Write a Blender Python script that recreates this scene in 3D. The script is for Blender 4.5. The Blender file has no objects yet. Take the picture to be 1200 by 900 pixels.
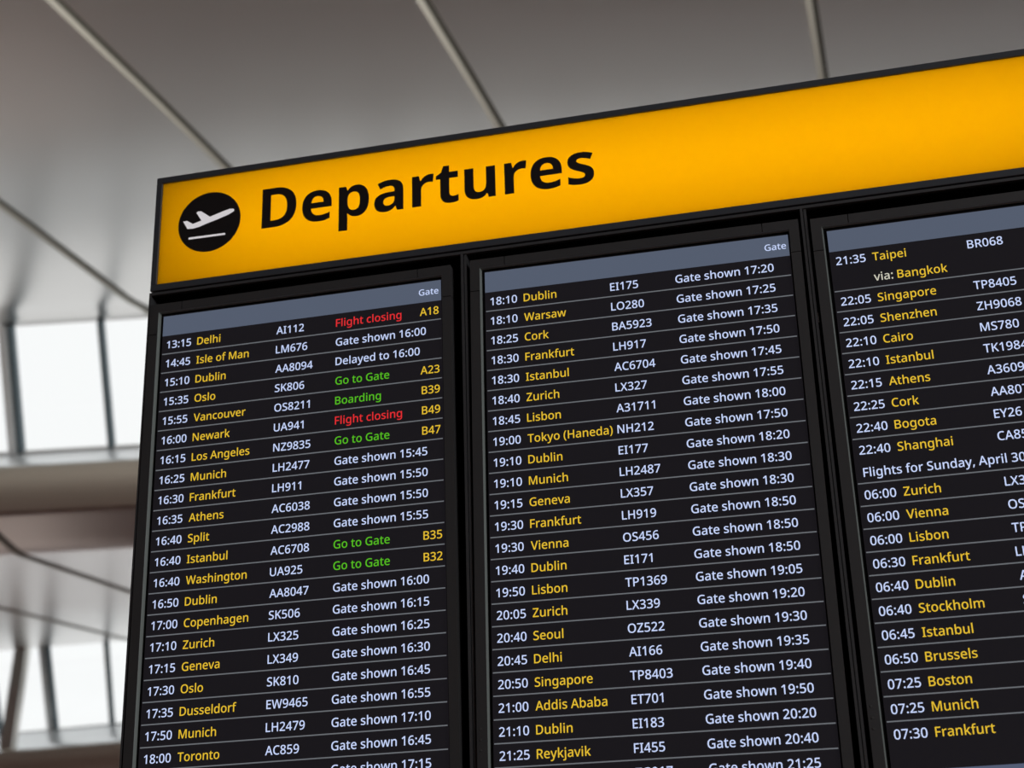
import bpy, bmesh, math
from mathutils import Vector, Matrix
from mathutils.geometry import tessellate_polygon

scene = bpy.context.scene
COL = scene.collection
S = 0.0402            # one row of the flight displays, in metres
EYE = 1.6             # camera height
CX, CY, CD = 31.99868, 31.52195, -64.75999      # camera in board rows: right, down, depth
Z0 = EYE + CY * S     # world height of the board's row zero


def bw(x, y, d=0.0):
    """board rows (right, down, depth) -> world metres"""
    return Vector((x * S, d * S, Z0 - y * S))


# ------------------------------------------------------------------ camera
cam_data = bpy.data.cameras.new('camera')
cam = bpy.data.objects.new('camera', cam_data)
COL.objects.link(cam)
R0 = (0.9728587, 0.0291192, 0.2295605)
R1 = (-0.1124457, 0.9265366, 0.3590067)
R2 = (-0.2022422, -0.3750759, 0.9046634)
wv = lambda v: Vector((v[0], v[2], -v[1]))
rx, dn, fw = wv(R0), wv(R1), wv(R2)
m = Matrix.Identity(4)
for i in range(3):
    m[i][0], m[i][1], m[i][2] = rx[i], -dn[i], -fw[i]
m.translation = Vector((CX * S, CD * S, EYE))
cam.matrix_world = m
cam_data.sensor_width = 36.0
cam_data.lens = 36.0 * 1831.19 / 1200.0
cam_data.clip_end = 500
cam_data.dof.use_dof = True
cam_data.dof.focus_distance = 2.78
cam_data.dof.aperture_fstop = 4.1
scene.camera = cam

# ------------------------------------------------------------------ daylight and exposure
world = bpy.data.worlds.new('overcast_daylight')
scene.world = world
world.use_nodes = True
wn = world.node_tree
wn.nodes['Background'].inputs['Color'].default_value = (1.0, 1.0, 1.0, 1)
wn.nodes['Background'].inputs['Strength'].default_value = 1.03
scene.view_settings.view_transform = 'Standard'
scene.view_settings.look = 'None'
scene.view_settings.gamma = 1.0
scene.view_settings.exposure = 0.0
scene.view_settings.use_curve_mapping = False
SIGN_POWER = 2.48
LAMP_H = 2.0          # height of the sign's lamp strip, in rows


# added fill lights, out of view beyond the board, brightening the ceiling
def ceiling_fill(x, y, z, sx, sy, power, color):
    l_ = bpy.data.lights.new('ceiling_fill', 'AREA')
    l_.shape = 'RECTANGLE'
    l_.size, l_.size_y = sx, sy
    l_.energy = power
    l_.color = color
    l_.spread = math.radians(150)
    o_ = bpy.data.objects.new('ceiling_fill', l_)
    COL.objects.link(o_)
    o_.location = (x, y, z)
    o_.rotation_euler = (math.pi, 0, 0)


l_ = bpy.data.lights.new('front_fill', 'AREA')  # added fill light behind the viewer, lifting the dark bezels
l_.shape = 'RECTANGLE'
l_.size, l_.size_y = 3, 3
l_.energy = 420
l_.color = (1.0, 1.0, 1.0)
o_ = bpy.data.objects.new('front_fill', l_)
COL.objects.link(o_)
o_.location = (10, -7, 4.8)
o_.rotation_euler = (Vector((0.9, 0, 2.4)) - Vector((10, -7, 4.8))).to_track_quat('-Z', 'Y').to_euler()
ceiling_fill(-3, 6.0, 3.0, 8, 2, 350, (1.0, 0.95, 0.86))
ceiling_fill(-16.8, 23.4, 2.6, 7, 5, 52, (1.0, 0.84, 0.76))  # added so the second wave's underside mirrors a warm tone


# ------------------------------------------------------------------ materials
def mat(name, color, rough=0.5, metal=0.0, emit=None, estr=1.0, spec=0.5, noise=None):
    mt = bpy.data.materials.new(name)
    mt.use_nodes = True
    nt = mt.node_tree
    b = nt.nodes['Principled BSDF']
    b.inputs['Base Color'].default_value = (*color, 1)
    b.inputs['Roughness'].default_value = rough
    b.inputs['Metallic'].default_value = metal
    b.inputs['Specular IOR Level'].default_value = spec
    if emit:
        b.inputs['Emission Color'].default_value = (*emit, 1)
        b.inputs['Emission Strength'].default_value = estr
    if noise:
        sc, amt = noise
        tc = nt.nodes.new('ShaderNodeTexCoord')
        nz = nt.nodes.new('ShaderNodeTexNoise')
        nz.inputs['Scale'].default_value = sc
        nz.inputs['Detail'].default_value = 4
        mp = nt.nodes.new('ShaderNodeMapRange')
        mp.inputs['To Min'].default_value = max(0.02, rough - amt)
        mp.inputs['To Max'].default_value = min(1, rough + amt)
        nt.links.new(tc.outputs['Object'], nz.inputs['Vector'])
        nt.links.new(nz.outputs['Fac'], mp.inputs['Value'])
        nt.links.new(mp.outputs['Result'], b.inputs['Roughness'])
    return mt


M_ceil = mat('ceiling_panel', (0.82, 0.81, 0.80), 0.28, 0.95)
M_wall = mat('wall_paint', (0.40, 0.38, 0.36), 0.7)
M_nose = mat('edge_cladding', (0.74, 0.69, 0.61), 0.5)
M_ledge = mat('ledge_metal', (0.84, 0.86, 0.87), 0.3, 0.6)
M_joint = mat('joint_strip', (0.62, 0.62, 0.57), 0.7)
M_joint_dark = mat('joint_dark', (0.07, 0.07, 0.06), 0.8)
M_floor = mat('floor_stone', (0.24, 0.125, 0.10), 0.5, noise=(3, 0.08))
M_mull = mat('mullion_paint', (0.13, 0.18, 0.21), 0.5)
M_pale = mat('mullion_lit_side', (0.88, 0.89, 0.90), 0.45)  # pale paint standing for the mullions' lit side; window frames share it
M_strut = mat('strut_paint', (0.74, 0.72, 0.68), 0.36, 0.35)
M_black = mat('black_paint', (0.06, 0.06, 0.064), 0.42, noise=(40, 0.05))
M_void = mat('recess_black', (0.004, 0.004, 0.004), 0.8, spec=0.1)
M_frame = mat('sign_frame_paint', (0.055, 0.06, 0.07), 0.40, noise=(60, 0.05))
M_bezel = mat('bezel_plastic', (0.048, 0.047, 0.049), 0.48, noise=(80, 0.05))
M_edge = mat('bezel_edge_lit', (0.25, 0.285, 0.275), 0.30)  # paler than the bezel: the light it catches is put into the colour
M_screen = mat('lcd_glass', (0.006, 0.006, 0.007), 0.22, emit=(0.0085, 0.0075, 0.0095), spec=0.4)
M_head = mat('header_glow', (0.006, 0.006, 0.007), 0.22, emit=(0.088, 0.108, 0.155), spec=0.4)
M_foot = mat('footer_glow', (0.006, 0.006, 0.007), 0.22, emit=(0.088, 0.108, 0.175), spec=0.4)
M_line = mat('line_glow', (0.01, 0.01, 0.01), 0.4, emit=(0.135, 0.145, 0.16))
M_white = mat('text_white', (0.01, 0.01, 0.01), 0.4, emit=(0.59, 0.69, 1.0))
M_cream = mat('text_cream', (0.01, 0.01, 0.01), 0.4, emit=(0.62, 0.60, 0.50))
M_yellow = mat('text_yellow', (0.01, 0.01, 0.01), 0.4, emit=(0.80, 0.52, 0.03))
M_red = mat('text_red', (0.01, 0.01, 0.01), 0.4, emit=(0.80, 0.025, 0.03))
M_green = mat('text_green', (0.01, 0.01, 0.01), 0.4, emit=(0.09, 0.50, 0.012))
M_ink = mat('sign_ink', (0.012, 0.009, 0.010), 0.5)
M_symbol = mat('symbol_white', (0.5, 0.5, 0.5), 0.5, emit=(0.50, 0.48, 0.50))
M_boxin = mat('lightbox_white', (0.65, 0.65, 0.65), 0.8)

M_face = bpy.data.materials.new('sign_acrylic')
M_face.use_nodes = True
nt = M_face.node_tree
nt.nodes.clear()
out = nt.nodes.new('ShaderNodeOutputMaterial')
tr = nt.nodes.new('ShaderNodeBsdfTranslucent')
df = nt.nodes.new('ShaderNodeBsdfDiffuse')
mx = nt.nodes.new('ShaderNodeMixShader')
gl = nt.nodes.new('ShaderNodeBsdfGlossy')
m2 = nt.nodes.new('ShaderNodeMixShader')
tr.inputs['Color'].default_value = (1.0, 0.70, 0.0, 1)
df.inputs['Color'].default_value = (0.75, 0.42, 0.0, 1)
gl.inputs['Roughness'].default_value = 0.3
mx.inputs[0].default_value = 0.3
m2.inputs[0].default_value = 0.02
nt.links.new(tr.outputs[0], mx.inputs[1])
nt.links.new(df.outputs[0], mx.inputs[2])
nt.links.new(mx.outputs[0], m2.inputs[1])
nt.links.new(gl.outputs[0], m2.inputs[2])
nt.links.new(m2.outputs[0], out.inputs[0])

M_glass = bpy.data.materials.new('window_glass')
M_glass.use_nodes = True
nt = M_glass.node_tree
nt.nodes.clear()
out = nt.nodes.new('ShaderNodeOutputMaterial')
tp = nt.nodes.new('ShaderNodeBsdfTransparent')
tp.inputs['Color'].default_value = (0.95, 0.97, 0.97, 1)
gl = nt.nodes.new('ShaderNodeBsdfGlossy')
gl.inputs['Roughness'].default_value = 0.02
mx = nt.nodes.new('ShaderNodeMixShader')
mx.inputs[0].default_value = 0.04
nt.links.new(tp.outputs[0], mx.inputs[1])
nt.links.new(gl.outputs[0], mx.inputs[2])
nt.links.new(mx.outputs[0], out.inputs[0])


# ------------------------------------------------------------------ helpers
def obj(name, bm, mats, parent=None, kind=None, label=None):
    me = bpy.data.meshes.new(name)
    bmesh.ops.recalc_face_normals(bm, faces=bm.faces)
    bm.to_mesh(me)
    bm.free()
    for mm in (mats if isinstance(mats, (list, tuple)) else [mats]):
        me.materials.append(mm)
    o = bpy.data.objects.new(name, me)
    COL.objects.link(o)
    if parent:
        o.parent = parent
    if kind:
        o['kind'] = kind
    if label:
        o['label'] = label
    return o


def flat_obj(name, verts, faces, slots, mats, parent=None, label=None):
    me = bpy.data.meshes.new(name)
    me.from_pydata(verts, [], faces)
    for mm in mats:
        me.materials.append(mm)
    me.polygons.foreach_set('material_index', slots)
    me.update()
    o = bpy.data.objects.new(name, me)
    COL.objects.link(o)
    if parent:
        o.parent = parent
    if label:
        o['label'] = label
    return o


def thing(name, label, cat, loc, rot_y=0.0, group=None):
    o = bpy.data.objects.new(name, None)
    COL.objects.link(o)
    o.empty_display_size = 0.1
    o.location = loc
    o.rotation_euler = (0, rot_y, 0)
    o['label'] = label
    o['category'] = cat
    if group:
        o['group'] = group
    return o


def box(bm, x0, x1, y0, y1, z0, z1):
    vs = [bm.verts.new((x, y, z)) for x in (x0, x1) for y in (y0, y1) for z in (z0, z1)]
    for f in ((0, 1, 3, 2), (4, 6, 7, 5), (0, 4, 5, 1), (2, 3, 7, 6), (0, 2, 6, 4), (1, 5, 7, 3)):
        bm.faces.new([vs[i] for i in f])


def rbox(bm, x0, x1, v0, v1, d0, d1):
    """box in local rows: right, down, depth (row zero at the thing's origin)"""
    box(bm, x0 * S, x1 * S, d0 * S, d1 * S, -v1 * S, -v0 * S)


def bevel(bm, w, seg=2):
    bmesh.ops.recalc_face_normals(bm, faces=bm.faces)
    bmesh.ops.bevel(bm, geom=[e for e in bm.edges], offset=w, segments=seg, affect='EDGES', profile=0.5, clamp_overlap=True)


def beam(bm, p0, p1, w, d, side):
    """rectangular bar from p0 to p1, w along side, d across"""
    p0, p1 = Vector(p0), Vector(p1)
    ax = (p1 - p0).normalized()
    sd = Vector(side)
    sd = (sd - ax * sd.dot(ax)).normalized()
    dd = ax.cross(sd)
    vs = []
    for p in (p0, p1):
        for a, b in ((-1, -1), (1, -1), (1, 1), (-1, 1)):
            vs.append(bm.verts.new(p + sd * (a * w / 2) + dd * (b * d / 2)))
    for f in ((0, 3, 2, 1), (4, 5, 6, 7), (0, 1, 5, 4), (1, 2, 6, 5), (2, 3, 7, 6), (3, 0, 4, 7)):
        bm.faces.new([vs[i] for i in f])


# ------------------------------------------------------------------ lettering
# outlines of the letters used on the sign and the displays: advance | rings of points, q marks a curve's control point
MEDIUM = {
 ' ': '260',
 '(': '311|40,274 40,397q 111,623q 187,714 281,714 212,620q 141,394q 141,275 141,159q 212,-65q 280,-158 187,-158 111,-70q 40,153q',
 ')': '311|271,274 271,153q 200,-70q 124,-158 31,-158 100,-65q 170,159q 170,275 170,394q 100,620q 30,714 124,714 200,623q 271,397q',
 ',': '262|194,116 201,105 188,52q 140,-73q 115,-129 38,-129 52,-70q 81,64q 88,116',
 '.': '273|68,59 68,98q 107,130q 136,130 165,130q 205,98q 205,59 205,21q 165,-14q 136,-14 107,-14q 68,21q',
 '0': '574|528,358 528,271q 501,135q 444,40q 352,-10q 286,-10 205,-10q 98,78q 47,243q 47,358 47,474q 94,638q 200,725q 286,725 368,725q 475,638q 528,474q|152,358 152,264q 178,140q 237,78q 286,78 336,78q 395,139q 422,264q 422,358 422,451q 395,575q 336,637q 286,637 237,637q 178,575q 152,451q',
 '1': '574|372,0 268,0 268,475 268,501q 269,543q 271,583q 272,603 257,587q 231,565q 213,549 136,487 81,556 283,714 372,714',
 '2': '574|525,0 45,0 45,82 230,269 284,323q 356,405q 392,480q 392,525 392,579q 326,635q 275,635 226,635q 149,599q 107,566 50,635 79,660q 147,700q 229,724q 278,724 346,724q 444,677q 498,592q 498,533 498,476q 452,378q 369,283q 312,228 178,97 178,93 525,93',
 '3': '574|498,549 498,500q 461,430q 393,385q 348,376 348,372 434,362q 520,275q 520,203 520,142q 461,45q 338,-10q 242,-10 184,-10q 88,8q 43,29 43,124 89,101q 192,77q 238,77 330,77q 410,146q 410,207 410,248q 366,300q 280,325q 217,325 153,325 153,411 218,411 277,411q 353,443q 392,499q 392,536 392,585q 327,637q 270,637 233,637q 172,621q 121,595q 97,579 47,650 86,680q 199,724q 274,724 386,724q 498,626q',
 '4': '574|555,158 455,158 455,0 353,0 353,158 20,158 20,244 350,717 455,717 455,248 555,248|353,450 353,473q 354,515q 356,552q 357,585q 358,599 354,599 345,580q 323,538q 312,522 119,248 353,248',
 '5': '574|283,443 354,443q 460,392q 519,298q 519,230 519,155q 455,47q 335,-10q 248,-10 192,-10q 94,10q 60,29 60,124 97,103q 200,77q 247,77 297,77q 371,108q 412,173q 412,221 412,286q 330,357q 243,357 215,357q 146,347q 125,341 76,371 103,714 469,714 469,621 193,621 177,432 194,435q 248,443q',
 '6': '574|52,305 52,366q 69,487q 111,594q 187,677q 303,724q 386,724 407,724q 460,720q 476,715 476,628 458,634q 412,639q 387,639 321,639q 232,597q 180,522q 156,424q 154,368 160,368 174,392q 219,430q 282,452q 324,452 386,452q 479,400q 530,302q 530,232 530,157q 473,48q 370,-10q 299,-10 247,-10q 157,28q 89,106q 52,225q|297,77 355,77q 427,152q 427,232 427,295q 364,370q 300,370 257,370q 193,333q 157,277q 157,247 157,217q 175,157q 210,107q 262,77q',
 '7': '574|130,0 416,621 43,621 43,714 528,714 528,639 244,0',
 '8': '574|287,724 383,724q 505,636q 505,553 505,510q 468,445q 407,397q 371,378 413,357q 484,304q 527,234q 527,186 527,126q 470,39q 363,-10q 289,-10 210,-10q 101,37q 46,122q 46,183 46,232q 86,303q 153,355q 191,373 157,393q 102,444q 69,510q 69,554 69,609q 126,684q 224,724q|147,183 147,135q 216,71q 287,71 355,71q 426,135q 426,185 426,218q 391,268q 330,308q 289,323 273,330 233,312q 177,270q 147,218q|286,642 236,642q 170,593q 170,547 170,514q 202,468q 257,434q 289,420 321,433q 372,467q 402,514q 402,547 402,593q 338,642q',
 '9': '574|525,408 525,328q 496,178q 422,59q 291,-10q 190,-10 170,-10q 116,-5q 98,-1 98,87 117,81q 164,75q 187,75 255,75q 344,117q 397,191q 420,290q 422,345 416,345 402,322q 357,284q 294,262q 251,262 190,262q 97,314q 47,411q 47,481 47,557q 105,666q 209,724q 279,724 331,724q 420,685q 488,607q 525,488q|280,637 222,637q 150,561q 150,482 150,418q 212,344q 276,344 320,344q 384,381q 419,437q 419,467 419,496q 402,557q 368,607q 315,637q',
 ':': '271|67,58 67,98q 107,130q 135,130 164,130q 204,98q 204,58 204,20q 164,-14q 135,-14 107,-14q 67,20q|67,480 67,520q 107,552q 135,552 164,552q 204,520q 204,480 204,441q 164,407q 135,407 107,407q 67,441q',
 'A': '653|540,0 462,207 188,207 111,0 0,0 272,717 381,717 652,0|361,500 358,509q 343,556q 329,606q 325,620 320,599q 308,553q 297,513q 292,500 219,300 433,300',
 'B': '654|305,714 442,714q 579,633q 579,537 579,494q 547,429q 488,387q 447,379 447,374 489,367q 560,330q 601,260q 601,204 601,139q 540,47q 427,0q 349,0 94,0 94,714|320,415 405,415q 469,471q 469,524 469,578q 392,626q 308,626 200,626 200,415|200,329 200,88 332,88 420,88q 488,157q 488,212 488,247q 458,300q 387,329q 326,329',
 'C': '635|402,632 348,632q 263,595q 203,523q 171,421q 171,357 171,272q 223,148q 325,82q 403,82 450,82q 534,99q 575,113 575,21 534,5q 447,-10q 388,-10 278,-10q 132,80q 59,246q 59,358 59,439q 104,573q 192,671q 320,724q 403,724 457,724q 561,702q 604,681 564,592 530,608q 449,632q',
 'D': '731|671,365 671,245q 582,82q 415,0q 298,0 94,0 94,714 318,714 427,714q 586,634q 671,480q|559,362 559,452q 501,568q 388,624q 308,624 200,624 200,90 289,90 424,90q 559,226q',
 'E': '555|497,0 94,0 94,714 497,714 497,623 200,623 200,418 479,418 479,327 200,327 200,92 497,92',
 'F': '522|200,0 94,0 94,714 496,714 496,623 200,623 200,389 478,389 478,297 200,297',
 'G': '730|400,384 657,384 657,28 599,9q 477,-10q 402,-10 292,-10q 140,78q 59,242q 59,357 59,469q 147,633q 312,724q 430,724 491,724q 600,702q 646,682 608,592 570,609q 477,632q 426,632 345,632q 230,564q 170,440q 170,357 170,275q 223,150q 333,81q 422,81 464,81q 527,90q 552,97 552,292 400,292',
 'H': '745|650,0 544,0 544,326 201,326 201,0 94,0 94,714 201,714 201,418 544,418 544,714 650,714',
 'I': '355|315,0 39,0 39,61 124,83 124,630 39,653 39,714 315,714 315,653 231,630 231,83 315,61',
 'J': '286|0,-196 -25,-196q -64,-189q -78,-183 -78,-95 -62,-99q -26,-105q -6,-105 20,-105q 64,-84q 90,-33q 90,12 90,714 197,714 197,21 197,-55q 148,-150q 59,-196q',
 'K': '630|630,0 506,0 271,330 201,271 201,0 94,0 94,714 201,714 201,369 228,401q 285,466q 313,498 499,714 621,714 348,402',
 'L': '533|94,0 94,714 200,714 200,92 506,92 506,0',
 'M': '917|408,0 188,608 184,608 186,588q 189,525q 191,451q 191,413 191,0 94,0 94,714 247,714 455,142 459,142 671,714 823,714 823,0 720,0 720,419 720,453q 722,524q 726,586q 727,607 723,607 500,0',
 'N': '772|678,0 549,0 187,578 183,578 185,555q 188,492q 191,422q 191,387 191,0 94,0 94,714 222,714 583,138 587,138 586,156q 583,219q 580,293q 580,324 580,714 678,714',
 'O': '784|724,358 724,275q 682,140q 599,42q 475,-10q 392,-10 307,-10q 182,43q 100,140q 59,276q 59,359 59,469q 132,633q 280,725q 393,725 503,725q 650,634q 724,469q|172,358 172,272q 218,148q 317,81q 392,81 469,81q 565,148q 612,272q 612,358 612,487q 507,633q 393,633 317,633q 218,567q 172,444q',
 'P': '609|292,714 432,714q 561,603q 561,501 561,456q 532,374q 466,309q 357,271q 278,271 200,271 200,0 94,0 94,714|285,624 200,624 200,361 267,361 328,361q 410,388q 451,448q 451,497 451,560q 371,624q',
 'Q': '784|724,358 724,273q 679,134q 592,36q 525,12 696,-170 549,-170 414,-9 409,-9q 397,-10q 392,-10 307,-10q 182,43q 100,140q 59,276q 59,359 59,469q 132,633q 280,725q 393,725 503,725q 650,634q 724,469q|172,358 172,272q 218,148q 317,81q 392,81 469,81q 565,148q 612,272q 612,358 612,487q 507,633q 393,633 317,633q 218,567q 172,444q',
 'R': '631|297,714 387,714q 504,669q 562,578q 562,510 562,455q 522,380q 459,333q 422,319 620,0 497,0 327,289 200,289 200,0 94,0 94,714|292,625 200,625 200,377 296,377 376,377q 452,441q 452,505 452,548q 418,600q 347,625q',
 'S': '554|509,195 509,132q 447,41q 331,-10q 250,-10 208,-10q 135,-2q 75,14q 50,26 50,126 89,108q 198,81q 254,81 303,81q 369,107q 402,154q 402,186 402,218q 373,263q 303,301q 240,324 181,347q 99,402q 58,482q 58,538 58,597q 118,680q 224,724q 293,724 354,724q 454,701q 495,682 462,594 423,610q 336,633q 290,633 248,633q 193,609q 165,566q 165,538 165,505q 195,461q 262,424q 319,402 380,379q 465,325q 509,251q',
 'T': '562|334,0 227,0 227,622 12,622 12,714 548,714 548,622 334,622',
 'U': '735|647,257 647,181q 586,59q 461,-10q 364,-10 229,-10q 87,136q 87,258 87,714 194,714 194,258 194,173q 281,81q 369,81 430,81q 506,126q 541,206q 541,259 541,714 647,714',
 'V': '615|615,714 364,0 251,0 0,714 114,714 265,272 275,244q 290,188q 303,137q 308,114 312,137q 325,189q 341,245q 351,273 501,714',
 'W': '948|934,714 747,0 633,0 506,443 501,462q 489,505q 479,548q 472,580q 471,589 470,580q 464,548q 454,505q 443,461q 437,440 313,0 200,0 12,714 121,714 227,291 233,269q 243,224q 252,179q 259,136q 261,118 265,139q 273,187q 283,238q 296,287q 302,309 418,714 525,714 644,307 651,284q 663,233q 674,183q 682,137q 685,118 688,143q 699,201q 713,262q 720,291 825,714',
 'X': '608|604,0 483,0 302,296 119,0 4,0 241,371 19,714 137,714 305,444 472,714 587,714 366,370',
 'Y': '582|291,377 467,714 582,714 344,277 344,0 238,0 238,273 0,714 116,714',
 'Z': '578|542,0 37,0 37,76 402,622 48,622 48,714 532,714 532,638 167,92 542,92',
 'a': '571|296,548 395,548q 493,459q 493,365 493,0 418,0 398,76 394,76 371,47q 322,8q 258,-10q 213,-10 165,-10q 88,25q 44,97q 44,152 44,234q 170,321q 299,325 390,328 390,356 390,418q 335,467q 286,467 245,467q 169,442q 134,426 103,501 140,521q 240,548q|316,257 224,253q 152,201q 152,153 152,111q 203,71q 243,71 306,71q 389,141q 389,212 389,260',
 'b': '620|187,577 187,544q 183,486q 181,468 187,468 209,502q 288,548q 350,548 447,548q 566,408q 566,270 566,177q 512,52q 414,-10q 349,-10 286,-10q 209,35q 187,66 179,66 159,0 82,0 82,760 187,760|326,462 274,462q 213,422q 187,340q 187,275 187,268 187,174q 247,76q 328,76 393,76q 459,176q 459,271 459,366q 394,462q',
 'c': '490|303,-10 230,-10q 117,48q 53,171q 53,266 53,366q 121,490q 236,549q 310,549 353,549q 431,531q 458,518 426,434 401,444q 337,460q 309,460 259,460q 193,417q 161,331q 161,267 161,206q 193,121q 257,78q 305,78 348,78q 418,98q 447,112 447,22 419,7q 351,-10q',
 'd': '620|269,-10 171,-10q 53,130q 53,268 53,407q 173,549q 271,549 312,549q 373,528q 418,492q 434,469 439,469 438,484q 433,538q 433,557 433,760 538,760 538,0 455,0 437,72 433,72 417,49q 372,12q 310,-10q|293,76 372,76q 436,163q 436,251 436,267 436,362q 375,463q 292,463 227,463q 160,357q 160,266 160,175q 227,76q',
 'e': '573|296,549 367,549q 469,489q 523,380q 523,305 523,247 160,247 162,164q 247,75q 323,75 374,75q 455,94q 497,113 497,26 456,7q 374,-10q 316,-10 239,-10q 120,52q 53,175q 53,265 53,355q 114,482q 223,549q|296,467 238,467q 169,393q 163,325 418,325 418,367q 392,431q 338,467q',
 'f': '355|344,459 211,459 211,0 107,0 107,459 16,459 16,508 107,541 107,568 107,673q 199,765q 284,765 317,765q 373,754q 395,746 369,668 354,673q 313,682q 291,682 251,682q 211,628q 211,571 211,539 344,539',
 'g': '620|270,549 324,549q 406,508q 435,468 440,468 452,539 538,539 538,-8 538,-84q 484,-188q 374,-240q 289,-240 229,-240q 131,-223q 92,-206 92,-113 132,-133q 232,-155q 291,-155 358,-155q 434,-80q 434,-15 434,4 434,17q 436,60q 437,71 433,71 406,31q 325,-10q 270,-10 169,-10q 53,136q 53,268 53,398q 169,549q|292,463 250,463q 191,417q 161,330q 161,267 161,173q 228,74q 294,74 332,74q 386,94q 420,137q 437,203q 437,248 437,269 437,337q 407,422q 342,463q',
 'h': '626|187,556 187,530q 183,483q 181,466 188,466 205,494q 256,530q 318,548q 352,548 416,548q 503,507q 548,420q 548,351 548,0 444,0 444,336 444,400q 390,462q 333,462 277,462q 214,418q 187,333q 187,271 187,0 82,0 82,760 187,760',
 'i': '269|187,539 187,0 82,0 82,539|135,743 159,743q 195,715q 195,683 195,651q 159,622q 135,622 110,622q 75,651q 75,683 75,715q 110,743q',
 'j': '269|27,-240 2,-240q -39,-233q -54,-228 -54,-144 -39,-148q -8,-154q 11,-154 41,-154q 82,-120q 82,-70 82,539 187,539 187,-74 187,-124q 153,-199q 84,-240q|75,683 75,715q 110,743q 135,743 159,743q 194,715q 194,683 194,651q 159,622q 135,622 110,622q 75,651q',
 'k': '554|186,379 186,360q 182,303q 181,282 185,282 191,290q 214,320q 239,352q 248,362 411,539 532,539 319,309 547,0 423,0 247,242 186,190 186,0 82,0 82,760 186,760',
 'l': '269|187,0 82,0 82,760 187,760',
 'm': '946|684,549 776,549q 867,455q 867,351 867,0 763,0 763,338 763,401q 714,462q 661,462 588,462q 526,374q 526,290 526,0 423,0 423,338 423,380q 400,435q 355,462q 320,462 269,462q 212,418q 187,334q 187,272 187,0 82,0 82,539 165,539 180,467 185,467 202,494q 250,530q 311,549q 344,549 406,549q 489,505q 509,461 514,461 541,505q 632,549q',
 'n': '626|354,549 449,549q 548,455q 548,351 548,0 444,0 444,336 444,400q 391,462q 333,462 250,462q 187,364q 187,272 187,0 82,0 82,539 165,539 180,466 185,466 203,493q 256,530q 319,549q',
 'o': '610|558,270 558,203q 522,99q 456,27q 362,-10q 304,-10 249,-10q 158,27q 91,99q 53,203q 53,270 53,360q 114,484q 228,549q 307,549 381,549q 494,484q 558,360q|161,270 161,210q 191,121q 255,74q 306,74 356,74q 420,121q 450,210q 450,270 450,332q 419,417q 356,464q 305,464 229,464q 161,362q',
 'p': '620|350,549 448,549q 566,409q 566,270 566,179q 512,53q 414,-10q 349,-10 308,-10q 246,12q 202,46q 187,66 181,66 183,48q 187,-2q 187,-23 187,-240 82,-240 82,539 167,539 182,466 187,466 202,489q 246,527q 308,549q|325,462 276,462q 215,424q 188,347q 187,287 187,271 187,208q 212,121q 274,76q 327,76 372,76q 430,126q 459,213q 459,272 459,361q 393,462q',
 'r': '422|346,549 361,549q 396,546q 408,543 396,446 383,449q 353,453q 337,453 308,453q 254,430q 211,387q 187,324q 187,284 187,0 82,0 82,539 165,539 179,442 183,442 200,472q 248,520q 310,549q',
 's': '485|441,152 441,100q 390,28q 293,-10q 224,-10 167,-10q 84,7q 51,24 51,115 86,98q 180,72q 224,72 285,72q 341,110q 341,143 341,161q 319,191q 263,222q 211,241 160,261q 88,302q 50,359q 50,403 50,473q 163,549q 255,549 305,549q 392,529q 431,511 398,432 362,447q 287,468q 250,468 201,468q 149,436q 149,409 149,389q 174,361q 233,333q 283,313 334,294q 404,254q 441,196q',
 't': '377|276,75 297,75q 339,82q 354,87 354,8 337,0q 282,-10q 253,-10 209,-10q 136,20q 92,94q 92,160 92,459 18,459 18,506 96,545 133,660 197,660 197,539 349,539 349,459 197,459 197,164 197,119q 241,75q',
 'u': '626|545,539 545,0 461,0 446,71 441,71 424,43q 370,7q 306,-10q 271,-10 209,-10q 122,31q 77,118q 77,186 77,539 182,539 182,201 182,138q 236,76q 293,76 349,76q 413,120q 440,205q 440,266 440,539',
 'v': '525|204,0 0,539 111,539 222,221 229,202q 244,154q 257,109q 259,93 263,93 266,109q 280,154q 296,202q 302,221 414,539 525,539 320,0',
 'w': '806|440,293 432,321q 417,376q 407,424q 404,439 400,439 398,424q 387,376q 373,319q 365,291 275,1 159,1 11,540 118,540 187,266 195,238q 208,178q 219,122q 221,102 224,102 227,115q 235,154q 244,196q 255,236q 259,250 347,540 461,540 546,250 553,228q 567,174q 579,123q 581,103 585,103 587,121q 597,175q 611,237q 619,266 690,540 795,540 645,1 526,1',
 'y': '526|1,539 112,539 224,232 233,208q 248,163q 260,120q 264,100 268,100 273,124q 296,197q 308,232 415,539 526,539 297,-68 277,-120q 224,-198q 147,-240q 91,-240 67,-240q 30,-235q 17,-232 17,-149 28,-151q 59,-155q 76,-155 107,-155q 152,-132q 183,-89q 193,-61 217,0',
 'z': '476|439,0 37,0 37,66 315,458 53,458 53,539 432,539 432,464 158,81 439,81',
}
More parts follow.
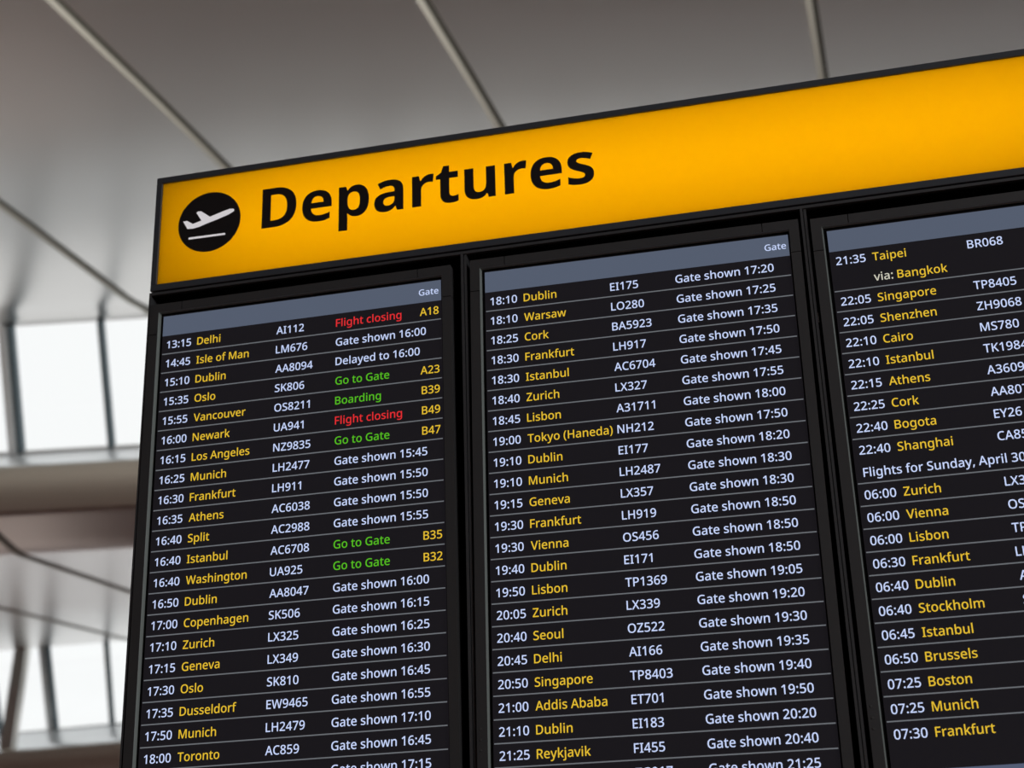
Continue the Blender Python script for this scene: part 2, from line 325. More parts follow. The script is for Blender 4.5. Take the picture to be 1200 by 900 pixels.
BOLD = {
 'D': '732|678,369 678,246q 586,82q 419,0q 303,0 85,0 85,714 321,714 434,714q 593,635q 678,481q|518,363 518,440q 473,540q 383,589q 317,589 238,589 238,126 302,126 412,126q 518,244q',
 'a': '599|317,556 420,556q 528,459q 528,364 528,0 423,0 394,74 390,74 367,45q 318,7q 254,-10q 208,-10 160,-10q 84,27q 40,103q 40,161 40,247q 164,333q 287,338 378,341 378,358 378,407q 334,446q 294,446 257,446q 179,422q 141,405 97,508 140,530q 251,556q|321,250 250,248q 194,206q 194,168 194,133q 233,100q 266,100 313,100q 378,156q 378,208 378,253',
 'e': '597|306,556 382,556q 492,499q 551,388q 551,308 551,235 200,235 202,173q 274,102q 341,102 392,102q 476,122q 520,142 520,29 480,9q 391,-10q 325,-10 244,-10q 119,50q 47,175q 47,269 47,365q 112,492q 229,556q|310,449 265,449q 209,392q 204,336 410,336 410,369q 388,419q 343,449q',
 'p': '632|379,556 474,556q 584,413q 584,274 584,182q 531,54q 437,-10q 375,-10 335,-10q 277,11q 238,42q 224,59 218,59 220,41q 224,-6q 224,-31 224,-240 73,-240 73,546 196,546 217,475 224,475 239,498q 280,534q 339,556q|329,436 291,436q 245,404q 225,340q 224,291 224,275 224,223q 243,150q 290,112q 330,112 364,112q 409,150q 431,223q 431,276 431,357q 380,436q',
 'r': '447|375,556 390,556q 425,553q 435,550 420,409 409,411q 379,415q 358,415 335,415q 288,401q 248,369q 224,317q 224,277 224,0 73,0 73,546 188,546 210,454 217,454 233,483q 281,529q 341,556q',
 's': '502|460,161 460,109q 411,32q 311,-10q 234,-10 176,-10q 88,5q 47,22 47,147 91,126q 193,102q 230,102 276,102q 317,128q 317,150 317,165q 296,189q 243,215q 194,234 145,254q 79,297q 46,357q 46,402 46,477q 165,556q 263,556 316,556q 407,534q 454,514 410,411 372,428q 292,450q 261,450 227,450q 189,429q 189,410 189,396q 210,374q 263,350q 311,331 360,312q 427,269q 460,208q',
 't': '421|309,110 332,110q 375,120q 394,126 394,15 370,4q 307,-10q 264,-10 215,-10q 138,22q 93,101q 93,172 93,433 22,433 22,497 104,547 148,662 244,662 244,546 387,546 387,433 244,433 244,181 244,145q 279,110q',
 'u': '650|576,546 576,0 460,0 441,70 432,70 415,42q 362,6q 299,-10q 264,-10 206,-10q 119,32q 70,120q 70,190 70,546 222,546 222,228 222,170q 263,111q 308,111 354,111q 405,152q 425,232q 425,290 425,546',
}

_cache = {}


def glyph(table, tid, ch):
    k = (tid, ch)
    if k in _cache:
        return _cache[k]
    parts = table[ch].split('|')
    adv = int(parts[0]) / 1000.0
    loops = []
    for c in parts[1:]:
        if not c:
            continue
        pts = []
        for t in c.split(' '):
            on = not t.endswith('q')
            x, y = t.rstrip('q').split(',')
            pts.append((int(x) / 1000.0, int(y) / 1000.0, on))
        full = []
        n = len(pts)
        for i in range(n):
            a, b = pts[i], pts[(i + 1) % n]
            full.append(a)
            if not a[2] and not b[2]:
                full.append(((a[0] + b[0]) / 2, (a[1] + b[1]) / 2, True))
        st = next(i for i, q in enumerate(full) if q[2])
        full = full[st:] + full[:st]
        poly = []
        i = 0
        n = len(full)
        while i < n:
            a = full[i]
            poly.append((a[0], a[1]))
            if i + 1 < n and not full[i + 1][2]:
                c1 = full[i + 1]
                e = full[(i + 2) % n]
                for q in (0.2, 0.4, 0.6, 0.8):
                    u = 1 - q
                    poly.append((u * u * a[0] + 2 * u * q * c1[0] + q * q * e[0], u * u * a[1] + 2 * u * q * c1[1] + q * q * e[1]))
                i += 2
            else:
                i += 1
        loops.append(poly)
    # outer rings and the holes inside them (filled ring by ring, so overlapping strokes stay solid)
    def area(pl):
        return sum(pl[i - 1][0] * pl[i][1] - pl[i][0] * pl[i - 1][1] for i in range(len(pl))) / 2

    def inside(pt, pl):
        r = False
        for i in range(len(pl)):
            (x1, y1), (x2, y2) = pl[i - 1], pl[i]
            if (y1 > pt[1]) != (y2 > pt[1]) and pt[0] < (x2 - x1) * (pt[1] - y1) / (y2 - y1) + x1:
                r = not r
        return r
    verts, tris = [], []
    if loops:
        sg = area(max(loops, key=lambda q: abs(area(q)))) > 0
        outs = [q for q in loops if (area(q) > 0) == sg]
        holes = [q for q in loops if (area(q) > 0) != sg]
        for o_ in outs:
            grp = [o_] + [h for h in holes if inside(h[0], o_)]
            base = len(verts)
            flat = [q for g in grp for q in g]
            for t in tessellate_polygon([[Vector((q[0], q[1], 0)) for q in g] for g in grp]):
                tris.append(tuple(base + i for i in t))
            verts += flat
    _cache[k] = (adv, verts, tris)
    return _cache[k]


class Flat:
    """flat print in local rows on a plane facing the viewer (normal -Y)"""
    def __init__(self):
        self.v, self.f, self.s = [], [], []

    def quad(self, x0, x1, v0, v1, d, slot=0):
        b = len(self.v)
        self.v += [(x0 * S, d * S, -v1 * S), (x1 * S, d * S, -v1 * S), (x1 * S, d * S, -v0 * S), (x0 * S, d * S, -v0 * S)]
        self.f.append((b, b + 1, b + 2, b + 3))
        self.s.append(slot)

    def poly(self, pts, d, slot=0):
        b = len(self.v)
        self.v += [(x * S, d * S, -y * S) for x, y in pts]
        for t in tessellate_polygon([[Vector((x, -y, 0)) for x, y in pts]]):
            self.f.append(tuple(b + i for i in t))
            self.s.append(slot)

    def text(self, body, x, base, d, cap=0.39, xs=0.96, slot=0, align='L', table=None, tid='m', fit=None):
        table = table or MEDIUM
        k = cap / 0.714
        kx = k * xs
        adv, lo, hi = 0.0, None, 0.0
        items = []
        for ch in body:
            a, vs, tr_ = glyph(table, tid, ch)
            if vs:
                mn, mxx = min(q[0] for q in vs), max(q[0] for q in vs)
                if lo is None:
                    lo = adv + mn
                hi = adv + mxx
            items.append((adv, vs, tr_))
            adv += a
        if fit:
            kx = fit / (hi - lo)
        x0 = x - lo * kx if align == 'L' else x - hi * kx
        for a, vs, tr_ in items:
            b = len(self.v)
            self.v += [((x0 + (a + q[0]) * kx) * S, d * S, -(base - q[1] * k) * S) for q in vs]
            for t in tr_:
                self.f.append(tuple(b + i for i in t))
                self.s.append(slot)

    def make(self, name, mats, parent=None, label=None):
        return flat_obj(name, self.v, self.f, self.s, mats, parent, label)


# ------------------------------------------------------------------ the hall: floor and waved ceiling
bm = bmesh.new()
box(bm, -60, 60, -45, 75, -0.3, 0.0)
obj('floor', bm, M_floor, kind='structure')


def smooth(profile, y):
    """monotone cubic through (y, z) pairs"""
    n = len(profile)
    ys = [q[0] for q in profile]
    zs = [q[1] for q in profile]
    if y <= ys[0]:
        return zs[0]
    if y >= ys[-1]:
        return zs[-1]
    dl = [(zs[i + 1] - zs[i]) / (ys[i + 1] - ys[i]) for i in range(n - 1)]
    tg = [dl[0]] + [0.0 if dl[i - 1] * dl[i] <= 0 else 2 * dl[i - 1] * dl[i] / (dl[i - 1] + dl[i]) for i in range(1, n - 1)] + [dl[-1]]
    i = next(j for j in range(n - 1) if ys[j] <= y <= ys[j + 1])
    h = ys[i + 1] - ys[i]
    t_ = (y - ys[i]) / h
    return ((2 * t_ ** 3 - 3 * t_ ** 2 + 1) * zs[i] + (t_ ** 3 - 2 * t_ ** 2 + t_) * h * tg[i]
            + (-2 * t_ ** 3 + 3 * t_ ** 2) * zs[i + 1] + (t_ ** 3 - t_ ** 2) * h * tg[i + 1])


def tand(a):
    return math.tan(math.radians(a))


# every wave of the roof: underside from its trough to its lip; the two ends run in their own plan direction
# (y, z, yaw of the line in plan, x at which y is measured)
class Wave:
    def __init__(self, prof, y0, yaw0, x0, y1, yaw1, x1):
        self.prof = prof      # (0..1, z)
        self.a = (y0, yaw0, x0)
        self.b = (y1, yaw1, x1)

    def ends(self, x):
        return (self.a[0] + tand(self.a[1]) * (x - self.a[2]), self.b[0] + tand(self.b[1]) * (x - self.b[2]))

    def z(self, x, y):
        s0, s1 = self.ends(x)
        return smooth(self.prof, (y - s0) / (s1 - s0))


def norm_prof(pts):
    y0, y1 = pts[0][0], pts[-1][0]
    return [((y - y0) / (y1 - y0), z) for y, z in pts]


near = Wave(norm_prof([(-2.2, 7.72), (-1.4, 7.80), (0.0, 8.3), (2.0, 9.2), (4.0, 9.78), (6.0, 10.02), (8.0, 10.17), (9.5, 10.29), (11.5, 10.42), (13.5, 10.52), (14.4, 10.56), (15.0, 10.635), (15.2, 10.61)]),
            -2.2, 8.5, -8.46, 15.2, 8.6, -8.46)
far = Wave(norm_prof([(15.0, 7.90), (15.6, 7.81), (16.1, 7.735), (16.3, 7.72), (16.5, 7.745), (17.0, 7.83), (20.0, 8.355), (24.0, 9.055), (28.0, 9.755), (32.0, 10.455), (32.9, 10.61)]),
           15.0, 8.0, -9.0, 32.9, 0.9, -17.3)


def wave_sheet(name, wave, xa, xb, nx, ny, mt, thick=0.18):
    bm = bmesh.new()
    rows = []
    for i in range(nx + 1):
        x = xa + (xb - xa) * i / nx
        s0, s1 = wave.ends(x)
        rows.append([(x, s0 + (s1 - s0) * j / ny) for j in range(ny + 1)])
    lo = [[bm.verts.new((x, y, wave.z(x, y))) for x, y in r] for r in rows]
    hi = [[bm.verts.new((x, y, wave.z(x, y) + thick)) for x, y in r] for r in rows]
    for i in range(nx):
        for j in range(ny):
            bm.faces.new((lo[i][j], lo[i][j + 1], lo[i + 1][j + 1], lo[i + 1][j]))
            bm.faces.new((hi[i][j], hi[i + 1][j], hi[i + 1][j + 1], hi[i][j + 1]))
    for i in range(nx):
        for j in (0, ny):
            bm.faces.new((lo[i][j], lo[i + 1][j], hi[i + 1][j], hi[i][j]))
    for j in range(ny):
        for i in (0, nx):
            bm.faces.new((lo[i][j], lo[i][j + 1], hi[i][j + 1], hi[i][j]))
    o = obj(name, bm, mt, kind='structure')
    for p_ in o.data.polygons:
        p_.use_smooth = abs(p_.normal.z) > 0.5
    return o


back = Wave(norm_prof([(-31, 10.3), (-12, 9.6), (-6, 8.6), (-3.0, 7.75), (-2.0, 7.75)]), -31, 0, 0, -2.0, 8.5, -8.46)
wave_sheet('ceiling', back, -34, 30, 32, 30, M_ceil)
for nm_, bx_ in (('wall_back', (-45, 31, -31.3, -31, 0, 12)), ('wall_left', (-40.3, -40, -31, 60, 0, 12)), ('wall_right', (30, 30.3, -31, 60, 0, 12))):
    bm = bmesh.new()
    box(bm, *bx_)
    obj(nm_, bm, M_wall, kind='structure')
ceil_near = wave_sheet('ceiling', near, -34, 30, 32, 120, M_ceil)
ceil_far = wave_sheet('ceiling', far, -40, 30, 35, 120, M_ceil)


def nosing(name, pts, yaw, xref, xa, xb, mt):
    """edge profile (y, z) swept along a plan direction"""
    bm = bmesh.new()
    n = 24
    cols = []
    for i in range(n + 1):
        x = xa + (xb - xa) * i / n
        cols.append([bm.verts.new((x, y + tand(yaw) * (x - xref), z)) for y, z in pts])
    for i in range(n):
        for j in range(len(pts) - 1):
            bm.faces.new((cols[i][j], cols[i + 1][j], cols[i + 1][j + 1], cols[i][j + 1]))
    o = obj(name, bm, mt, kind='structure')
    for p_ in o.data.polygons:
        p_.use_smooth = True
    return o


def nose_pts(yf, zt, yb, zb, n=10):
    """rounded edge from its top front (yf, zt) to its underside (yb, zb)"""
    r = []
    for i in range(n + 1):
        a = math.pi / 2 * i / n
        r.append((yb - (yb - yf) * math.cos(a) - 0.14 * math.sin(2 * a), zb + (zt - zb) * (1 - math.sin(a))))
    return r


# edge of the second wave, its sloping ledge up to the glass, and the same at the third wave
XA = -40
nosing('trim_1', nose_pts(14.45, 8.31, 15.02, 7.90), 8.0, -9.0, XA, 30, M_nose)
nosing('trim_2', [(14.45, 8.31), (14.47, 8.335), (15.74, 8.95), (15.74, 8.7)], 8.3, -8.8, XA, 30, M_ledge)
nosing('trim_3', nose_pts(32.22, 7.94, 33.0, 7.46), -4.3, -19.2, XA, 30, M_nose)
nosing('trim_4', [(32.22, 7.94), (32.24, 7.97), (33.5, 8.64), (33.5, 8.3)], -4.3, -18.0, XA, 30, M_ledge)
third = Wave(norm_prof([(33.0, 7.46), (34.3, 7.3), (38, 7.7), (45, 9.6), (51, 10.5)]), 33.0, -4.3, -19.2, 51.0, -6, -24)
wave_sheet('ceiling', third, -40, 30, 20, 40, M_ceil)


# ceiling joints: a pale strip beside a thin dark one, following the underside
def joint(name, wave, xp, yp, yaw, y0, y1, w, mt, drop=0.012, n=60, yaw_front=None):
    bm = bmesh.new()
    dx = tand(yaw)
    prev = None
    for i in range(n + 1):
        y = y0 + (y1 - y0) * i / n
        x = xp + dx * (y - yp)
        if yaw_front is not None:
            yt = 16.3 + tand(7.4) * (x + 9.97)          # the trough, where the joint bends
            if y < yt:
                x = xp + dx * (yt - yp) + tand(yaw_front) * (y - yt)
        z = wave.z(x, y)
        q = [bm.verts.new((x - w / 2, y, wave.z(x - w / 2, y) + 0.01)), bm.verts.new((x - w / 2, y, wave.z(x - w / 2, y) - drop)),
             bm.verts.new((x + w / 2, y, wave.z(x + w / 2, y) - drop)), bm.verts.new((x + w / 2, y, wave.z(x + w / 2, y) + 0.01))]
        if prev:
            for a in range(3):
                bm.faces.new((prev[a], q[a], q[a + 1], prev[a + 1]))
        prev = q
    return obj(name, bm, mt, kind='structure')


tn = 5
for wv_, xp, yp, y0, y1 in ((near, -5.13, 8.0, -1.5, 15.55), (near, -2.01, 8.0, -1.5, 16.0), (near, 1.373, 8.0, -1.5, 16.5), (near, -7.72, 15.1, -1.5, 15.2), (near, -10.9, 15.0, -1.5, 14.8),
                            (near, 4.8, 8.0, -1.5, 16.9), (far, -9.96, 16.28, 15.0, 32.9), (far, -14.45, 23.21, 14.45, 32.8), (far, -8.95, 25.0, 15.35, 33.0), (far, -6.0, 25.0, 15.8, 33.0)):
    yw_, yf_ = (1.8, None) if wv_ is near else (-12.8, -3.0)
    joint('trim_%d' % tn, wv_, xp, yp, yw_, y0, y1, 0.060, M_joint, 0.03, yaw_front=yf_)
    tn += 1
    joint('trim_%d' % tn, wv_, xp + 0.055, yp, yw_, y0, y1, 0.045, M_joint_dark, 0.004, yaw_front=yf_)
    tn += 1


# clerestory windows between the waves
def clerestory(name, top, yaw_t, bot, yaw_b, xs, xa, xb, lit_sides):
    """top/bot: (x, y, z) on the line of the lip and of the ledge"""
    T = lambda x: Vector((x, top[1] + tand(yaw_t) * (x - top[0]), top[2]))
    B = lambda x: Vector((x, bot[1] + tand(yaw_b) * (x - bot[0]), bot[2]))
    bm = bmesh.new()
    off = Vector((0, 0.06, 0))
    q = [bm.verts.new(v) for v in (B(xa) + off, B(xb) + off, T(xb) + off, T(xa) + off)]
    bm.faces.new(q)
    w = obj(name, bm, M_glass, kind='structure')
    for x, wd in xs:
        bm = bmesh.new()
        beam(bm, B(x), T(x), wd, 0.10, (1, 0, 0))
        obj('mullion', bm, M_mull, w)
    for x, wd in lit_sides:
        bm = bmesh.new()
        beam(bm, B(x), T(x), wd, 0.24, (1, 0, 0))
        obj('mullion_lit_side', bm, M_pale, w)  # extra pale bar in place of the mullion's lit side
    bm = bmesh.new()
    beam(bm, B(xa), B(xb), 0.06, 0.08, (0, 0, 1))
    obj('window_frame', bm, M_pale, w)
    return w


near_x = [(-9.70 + 1.25 * k, 0.075) for k in range(-8, 16)]
w1 = clerestory('window_1', (-8.463, 15.20, 10.62), 8.7, (-8.445, 15.78, 8.95), 8.3, near_x, -34, 30,
                [(-9.79, 0.075), (-14.79, 0.075), (-4.79, 0.075)])
far_x = [(-18.90 + 1.6 * k, 0.115) for k in range(-8, 20)]
w2 = clerestory('window_2', (-17.3, 32.9, 10.62), 0.9, (-17.28, 33.52, 8.65), -4.4, far_x, -40, 30,
                [(-19.03, 0.12), (-12.63, 0.12)])


def strut(top, foot, wd):
    bm = bmesh.new()
    beam(bm, foot, top, wd, 0.24, (1, 0, 0))
    obj('strut', bm, M_strut, w2)


strut((-19.55, 32.80, 10.6), (-19.42, 32.30, 7.98), 0.32)


# ------------------------------------------------------------------ departures sign: a lit box above the displays
W_ALL = 47.3
sign = thing('departures_sign', 'yellow backlit Departures sign with plane symbol above the flight displays', 'sign', bw(0, 0))
XL, XR, YT, YB = -0.78, W_ALL, -8.90, -2.48
bm = bmesh.new()
rbox(bm, XL, XR, YT, YT + 0.33, -0.12, 0.35)
rbox(bm, XL, XR, YB - 0.35, YB, -0.12, 0.35)
rbox(bm, XL, XL + 0.31, YT + 0.33, YB - 0.35, -0.12, 0.35)
rbox(bm, XR - 0.31, XR, YT + 0.33, YB - 0.35, -0.12, 0.35)
bevel(bm, 0.0008, 1)
obj('frame', bm, M_frame, sign)
D1 = 4.6
bm = bmesh.new()
rbox(bm, XL + 0.02, XR - 0.02, YT + 0.02, YT + 0.2, 0.35, D1)
rbox(bm, XL + 0.02, XR - 0.02, YB - 0.2, YB - 0.02, 0.35, D1)
rbox(bm, XL + 0.02, XL + 0.2, YT + 0.2, YB - 0.2, 0.35, D1)
rbox(bm, XR - 0.2, XR - 0.02, YT + 0.2, YB - 0.2, 0.35, D1)
rbox(bm, XL + 0.02, XR - 0.02, YT + 0.02, YB - 0.02, D1, D1 + 0.2)
obj('housing', bm, M_black, sign)
bm = bmesh.new()
g = 0.21
rbox(bm, XL + g, XR - g, YT + g, YT + g + 0.02, 0.12, D1 - 0.02)
rbox(bm, XL + g, XR - g, YB - g - 0.02, YB - g, 0.12, D1 - 0.02)
rbox(bm, XL + g, XL + g + 0.02, YT + g, YB - g, 0.12, D1 - 0.02)
rbox(bm, XR - g - 0.02, XR - g, YT + g, YB - g, 0.12, D1 - 0.02)
rbox(bm, XL + g, XR - g, YT + g, YB - g, D1 - 0.04, D1 - 0.01)
obj('liner', bm, M_boxin, sign)
bm = bmesh.new()
rbox(bm, XL + 0.28, XR - 0.28, YT + 0.3, YB - 0.3, 0.0, 0.07)
obj('light_panel', bm, M_face, sign)
ld = bpy.data.lights.new('sign_lamp', 'AREA')
ld.shape = 'RECTANGLE'
ld.size = (W_ALL - 2.6) * S
ld.size_y = LAMP_H * S
ld.energy = SIGN_POWER
ld.color = (1.0, 0.97, 0.92)
lo = bpy.data.objects.new('sign_lamp', ld)
COL.objects.link(lo)
lo.parent = sign
lo.location = ((XL + XR) / 2 * S, (D1 - 0.5) * S, 5.75 * S)
lo.rotation_euler = (math.radians(-90), 0, 0)        # shines towards the panel (-Y)

ft = Flat()
ft.text('Departures', 4.99, -5.18, -0.008, cap=2.22, fit=16.87, table=BOLD, tid='b')
ft.make('lettering', [M_ink], sign, 'bold black word Departures')
ft = Flat()
ft.poly([(2.175 + 1.68 * math.cos(2 * math.pi * i / 72), -6.0 + 1.68 * math.sin(2 * math.pi * i / 72)) for i in range(72)], -0.008)
disc = ft.make('pictogram_disc', [M_ink], sign, 'round black disc')
PLANE = [(3.503, -6.487), (3.439, -6.551), (3.258, -6.572), (2.98, -6.514), (2.203, -6.282), (1.705, -6.666), (1.534, -6.68), (1.452, -6.621),
         (1.748, -6.131), (1.285, -6.01), (0.962, -6.231), (0.753, -6.221), (1.004, -5.768), (1.271, -5.74), (1.607, -5.785), (2.051, -5.925),
         (2.606, -6.072), (3.215, -6.265), (3.478, -6.402)]
ft = Flat()
ft.poly(PLANE, -0.016)
ft.make('aircraft_symbol', [M_symbol], disc, 'white climbing aeroplane')
ft = Flat()
ft.poly([(1.098, -5.264), (3.062, -5.244), (3.067, -5.138), (1.104, -5.146)], -0.016)
ft.make('runway_line', [M_symbol], disc, 'white line under the aeroplane')

# ------------------------------------------------------------------ the cabinet that holds the displays
cab = thing('display_cabinet', 'black metal cabinet framing the flight displays below the Departures sign', 'cabinet', bw(0, 0))
bm = bmesh.new()
rbox(bm, -0.80, W_ALL + 0.02, -2.38, -2.24, -0.12, 4.9)
rbox(bm, -0.74, W_ALL - 0.04, YB, -2.38, 0.25, 4.6)
obj('top_rail', bm, M_black, cab)
for x0, x1 in ((-0.80, -0.71), (W_ALL - 0.07, W_ALL + 0.02)):
    bm = bmesh.new()
    rbox(bm, x0, x1, -2.24, 25.6, -0.12, 4.9)
    obj('side_panel', bm, M_black, cab)
for xm in (15.365, 31.38):
    bm = bmesh.new()
    rbox(bm, xm - 0.135, xm - 0.02, -2.24, 25.4, -0.12, 3.2)
    rbox(bm, xm + 0.02, xm + 0.135, -2.24, 25.4, -0.05, 3.2)
    rbox(bm, xm - 0.02, xm + 0.02, -2.24, 25.4, 0.12, 3.2)
    obj('mullion', bm, M_black, cab)
bm = bmesh.new()
rbox(bm, -0.80, W_ALL + 0.02, 25.4, 25.8, -0.12, 4.9)
obj('bottom_rail', bm, M_black, cab)
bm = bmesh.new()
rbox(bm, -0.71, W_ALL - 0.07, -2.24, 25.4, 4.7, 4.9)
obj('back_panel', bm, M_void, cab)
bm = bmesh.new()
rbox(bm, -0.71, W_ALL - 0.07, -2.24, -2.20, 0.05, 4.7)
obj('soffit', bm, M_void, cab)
for xp_ in (4.0, 42.5):
    bm = bmesh.new()
    box(bm, (xp_ - 1) * S, (xp_ + 1) * S, 1.2 * S, 3.6 * S, -Z0, -25.8 * S)
    obj('support_post', bm, M_black, cab)
bm = bmesh.new()
rbox(bm, 31.515, 31.56, 2.95, 3.45, -0.02, 0.2)
obj('latch', bm, mat('latch_steel', (0.6, 0.6, 0.6), 0.25, 1.0), cab, label='small steel catch')

# ------------------------------------------------------------------ the flight displays
W, E, C, Rd, G = 0, 1, 2, 3, 4
LINE = 5
TEXT_MATS = [M_white, M_yellow, M_cream, M_red, M_green, M_line]
GS = 'Gate shown '
FIRST = [('13:15', 'Delhi', 'AI112', 'Flight closing', Rd, 'A18'), ('14:45', 'Isle of Man', 'LM676', GS + '16:00', W, ''), ('15:10', 'Dublin', 'AA8094', 'Delayed to 16:00', W, ''),
         ('15:35', 'Oslo', 'SK806', 'Go to Gate', G, 'A23'), ('15:55', 'Vancouver', 'OS8211', 'Boarding', G, 'B39'), ('16:00', 'Newark', 'UA941', 'Flight closing', Rd, 'B49'),
         ('16:15', 'Los Angeles', 'NZ9835', 'Go to Gate', G, 'B47'), ('16:25', 'Munich', 'LH2477', GS + '15:45', W, ''), ('16:30', 'Frankfurt', 'LH911', GS + '15:50', W, ''),
         ('16:35', 'Athens', 'AC6038', GS + '15:50', W, ''), ('16:40', 'Split', 'AC2988', GS + '15:55', W, ''), ('16:40', 'Istanbul', 'AC6708', 'Go to Gate', G, 'B35'),
         ('16:40', 'Washington', 'UA925', 'Go to Gate', G, 'B32'), ('16:50', 'Dublin', 'AA8047', GS + '16:00', W, ''), ('17:00', 'Copenhagen', 'SK506', GS + '16:15', W, ''),
         ('17:10', 'Zurich', 'LX325', GS + '16:25', W, ''), ('17:15', 'Geneva', 'LX349', GS + '16:30', W, ''), ('17:30', 'Oslo', 'SK810', GS + '16:45', W, ''),
         ('17:35', 'Dusseldorf', 'EW9465', GS + '16:55', W, ''), ('17:50', 'Munich', 'LH2479', GS + '17:10', W, ''), ('18:00', 'Toronto', 'AC859', GS + '16:45', W, ''),
         ('', '', '', GS + '17:15', W, '')]
SECOND = [('18:10', 'Dublin', 'EI175', '17:20'), ('18:10', 'Warsaw', 'LO280', '17:25'), ('18:25', 'Cork', 'BA5923', '17:35'), ('18:30', 'Frankfurt', 'LH917', '17:50'),
          ('18:30', 'Istanbul', 'AC6704', '17:45'), ('18:40', 'Zurich', 'LX327', '17:55'), ('18:45', 'Lisbon', 'A31711', '18:00'), ('19:00', 'Tokyo (Haneda)', 'NH212', '17:50'),
          ('19:10', 'Dublin', 'EI177', '18:20'), ('19:10', 'Munich', 'LH2487', '18:30'), ('19:15', 'Geneva', 'LX357', '18:30'), ('19:30', 'Frankfurt', 'LH919', '18:50'),
          ('19:30', 'Vienna', 'OS456', '18:50'), ('19:40', 'Dublin', 'EI171', '18:50'), ('19:50', 'Lisbon', 'TP1369', '19:05'), ('20:05', 'Zurich', 'LX339', '19:20'),
          ('20:40', 'Seoul', 'OZ522', '19:30'), ('20:45', 'Delhi', 'AI166', '19:35'), ('20:50', 'Singapore', 'TP8403', '19:40'), ('21:00', 'Addis Ababa', 'ET701', '19:50'),
          ('21:10', 'Dublin', 'EI183', '20:20'), ('21:25', 'Reykjavik', 'FI455', '20:40'), ('', '', 'TG917', '21:25')]
SECOND = [(a, b, c, GS + d, W, '') for a, b, c, d in SECOND]
THIRD = [('21:35', 'Taipei', 'BR068'), 'via', ('22:05', 'Singapore', 'TP8405'), ('22:05', 'Shenzhen', 'ZH9068'), ('22:10', 'Cairo', 'MS780'), ('22:10', 'Istanbul', 'TK1984'),
         ('22:15', 'Athens', 'A3609'), ('22:25', 'Cork', 'AA807'), ('22:40', 'Bogota', 'EY26'), ('22:40', 'Shanghai', 'CA85'), 'day',
         ('06:00', 'Zurich', 'LX3'), ('06:00', 'Vienna', 'OS'), ('06:00', 'Lisbon', 'TP'), ('06:30', 'Frankfurt', 'LH'), ('06:40', 'Dublin', 'A'), ('06:40', 'Stockholm', 'S'),
         ('06:45', 'Istanbul', ''), ('06:50', 'Brussels', ''), ('07:25', 'Boston', ''), ('07:25', 'Munich', ''), ('07:30', 'Frankfurt', '')]
TD = -0.012
BF = -0.17        # front of the bezel
SW, ST, SB = 14.215, -1.06, 24.24


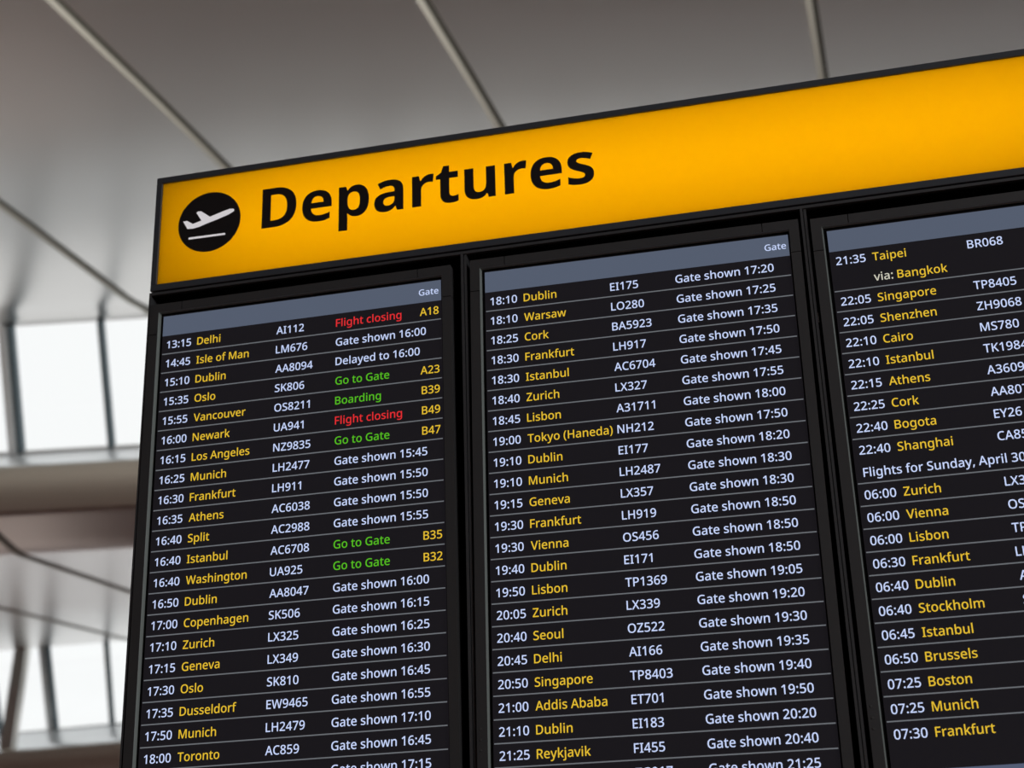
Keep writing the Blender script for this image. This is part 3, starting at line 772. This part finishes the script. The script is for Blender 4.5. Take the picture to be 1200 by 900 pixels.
def display(label, loc, roll, rows, gate_head, nolines=(), buttons=True):
    t = thing('flight_display', label, 'display screen', loc, roll, 'flight displays under the Departures sign')
    bm = bmesh.new()
    rbox(bm, -0.45, 14.52, -1.45, 24.6, 0.06, 4.6)
    obj('chassis', bm, M_void, t)
    # bezel in pieces with hairline joints
    bm = bmesh.new()
    g_ = 0.018
    xo0, xi0, xi1, xo1 = -0.68, -0.21, 14.30, 14.74
    yo0, yi0, yi1, yo1 = -1.68, -1.23, 24.36, 24.85
    for x0, x1, v0, v1 in ((xo0, 1.0 - g_, yo0, yi0), (1.0 + g_, 13.1 - g_, yo0, yi0), (13.1 + g_, xo1, yo0, yi0), (xo0, xi0, yi0, -0.05 - g_), (xi1, xo1, yi0, -0.05 - g_),
                           (xo0, xi0, -0.05 + g_, yi1), (xi1, xo1, -0.05 + g_, yi1), (xo0, xo1, yi1, yo1)):
        rbox(bm, x0, x1, v0, v1, BF, 0.5)
    obj('bezel', bm, M_bezel, t)
    bm = bmesh.new()
    a = [(xi0, yi0), (xi1, yi0), (xi1, yi1), (xi0, yi1)]
    b = [(xi0 + 0.06, yi0 + 0.02), (xi1 - 0.02, yi0 + 0.02), (xi1 - 0.02, yi1 - 0.02), (xi0 + 0.06, yi1 - 0.02)]
    va = [bm.verts.new((x * S, BF * S, -v * S)) for x, v in a]
    vb = [bm.verts.new((x * S, 0.05 * S, -v * S)) for x, v in b]
    for i in range(4):
        bm.faces.new((va[i], va[(i + 1) % 4], vb[(i + 1) % 4], vb[i]))
    obj('bezel_edge', bm, M_edge, t, label='glossy inner edge of the bezel, coloured paler for the light it catches')
    bm = bmesh.new()
    rbox(bm, -0.012, SW + 0.012, ST, SB + 0.012, 0.0, 0.05)
    scr = obj('screen', bm, M_screen, t)
    f = Flat()
    f.quad(0.0, SW, -1.03, 0.03, TD)
    hd = f.make('header_bar', [M_head, M_white], scr, 'blue-grey heading bar')
    if gate_head:
        f = Flat()
        f.text('Gate', 14.09, -0.335, TD * 2, cap=0.315, xs=1.02, slot=0, align='R')
        v0 = len(hd.data.vertices)
        me = hd.data
        f2 = Flat()
        f2.quad(0.0, SW, -1.03, 0.03, TD)
        k = len(f2.v)
        nm = flat_obj('header_bar', f2.v + f.v, f2.f + [tuple(i + k for i in q) for q in f.f], f2.s + [1] * len(f.f), [M_head, M_white]).data
        tmp = [o for o in bpy.data.objects if o.data is nm][0]
        bpy.data.objects.remove(tmp)
        hd.data = nm
        hd['label'] = 'blue-grey heading bar with the word Gate'
    f = Flat()
    f.quad(0.0, SW, 22.95, SB - 0.02, TD)
    f.make('footer_bar', [M_foot], scr, 'blue-grey bar along the bottom')
    for i, r in enumerate(rows):
        f = Flat()
        bs = i + 0.715
        if r == 'via':
            continue
        if r == 'day':
            f.text('Flights for Sunday, April 30', 0.31, bs, TD, slot=W)
            lab = 'line reading Flights for Sunday, April 30'
        else:
            tm, ds, fl = r[:3]
            if tm:
                f.text(tm, 0.25, bs, TD, slot=W)
            if ds:
                f.text(ds, 1.85, bs, TD, slot=E)
            if fl:
                f.text(fl, 5.95, bs, TD, slot=W)
            if len(r) > 3:
                f.text(r[3], 8.98, bs, TD, slot=r[4], xs=0.975)
                if r[5]:
                    f.text(r[5], 14.08, bs, TD, slot=E, align='R')
            lab = 'line reading ' + ' '.join(q for q in (tm, ds, fl) + ((r[3], r[5]) if len(r) > 3 else ()) if q)
        n_ = i
        if i + 1 < len(rows) and rows[i + 1] == 'via':      # an entry two lines high
            f.text('via:', 1.80, bs + 0.99, TD, slot=C)
            f.text('Bangkok', 2.82, bs + 0.99, TD, slot=E)
            lab += ' via: Bangkok'
            n_ = i + 1
        if i not in nolines:
            f.quad(0.03, SW - 0.03, n_ + 0.973, n_ + 1.027, TD, LINE)
        f.make('flight_row', TEXT_MATS, scr, lab)
    if buttons:
        for v in (20.36, 20.82, 21.25):
            bm = bmesh.new()
            bmesh.ops.create_cone(bm, cap_ends=True, segments=16, radius1=0.05 * S, radius2=0.05 * S, depth=0.04 * S,
                                  matrix=Matrix.Translation((-0.5 * S, (BF - 0.01) * S, -v * S)) @ Matrix.Rotation(math.pi / 2, 4, 'X'))
            obj('button', bm, M_btn, t)
    return t


M_btn = mat('button_grey', (0.07, 0.07, 0.07), 0.4)
display('leftmost flight display, listing departures from 13:15 to Delhi down to 18:00 Toronto', bw(0, 0), -0.0031342, FIRST, True, buttons=False)
display('middle flight display, listing departures from 18:10 to Dublin down to 21:25 Reykjavik', bw(16.3649, -0.12478), 0.00598, SECOND, True)
display('rightmost flight display, with Taipei via Bangkok first and flights for Sunday, April 30', bw(32.33056, 0.053486), -0.0028459, THIRD, False, nolines=(9, 21))
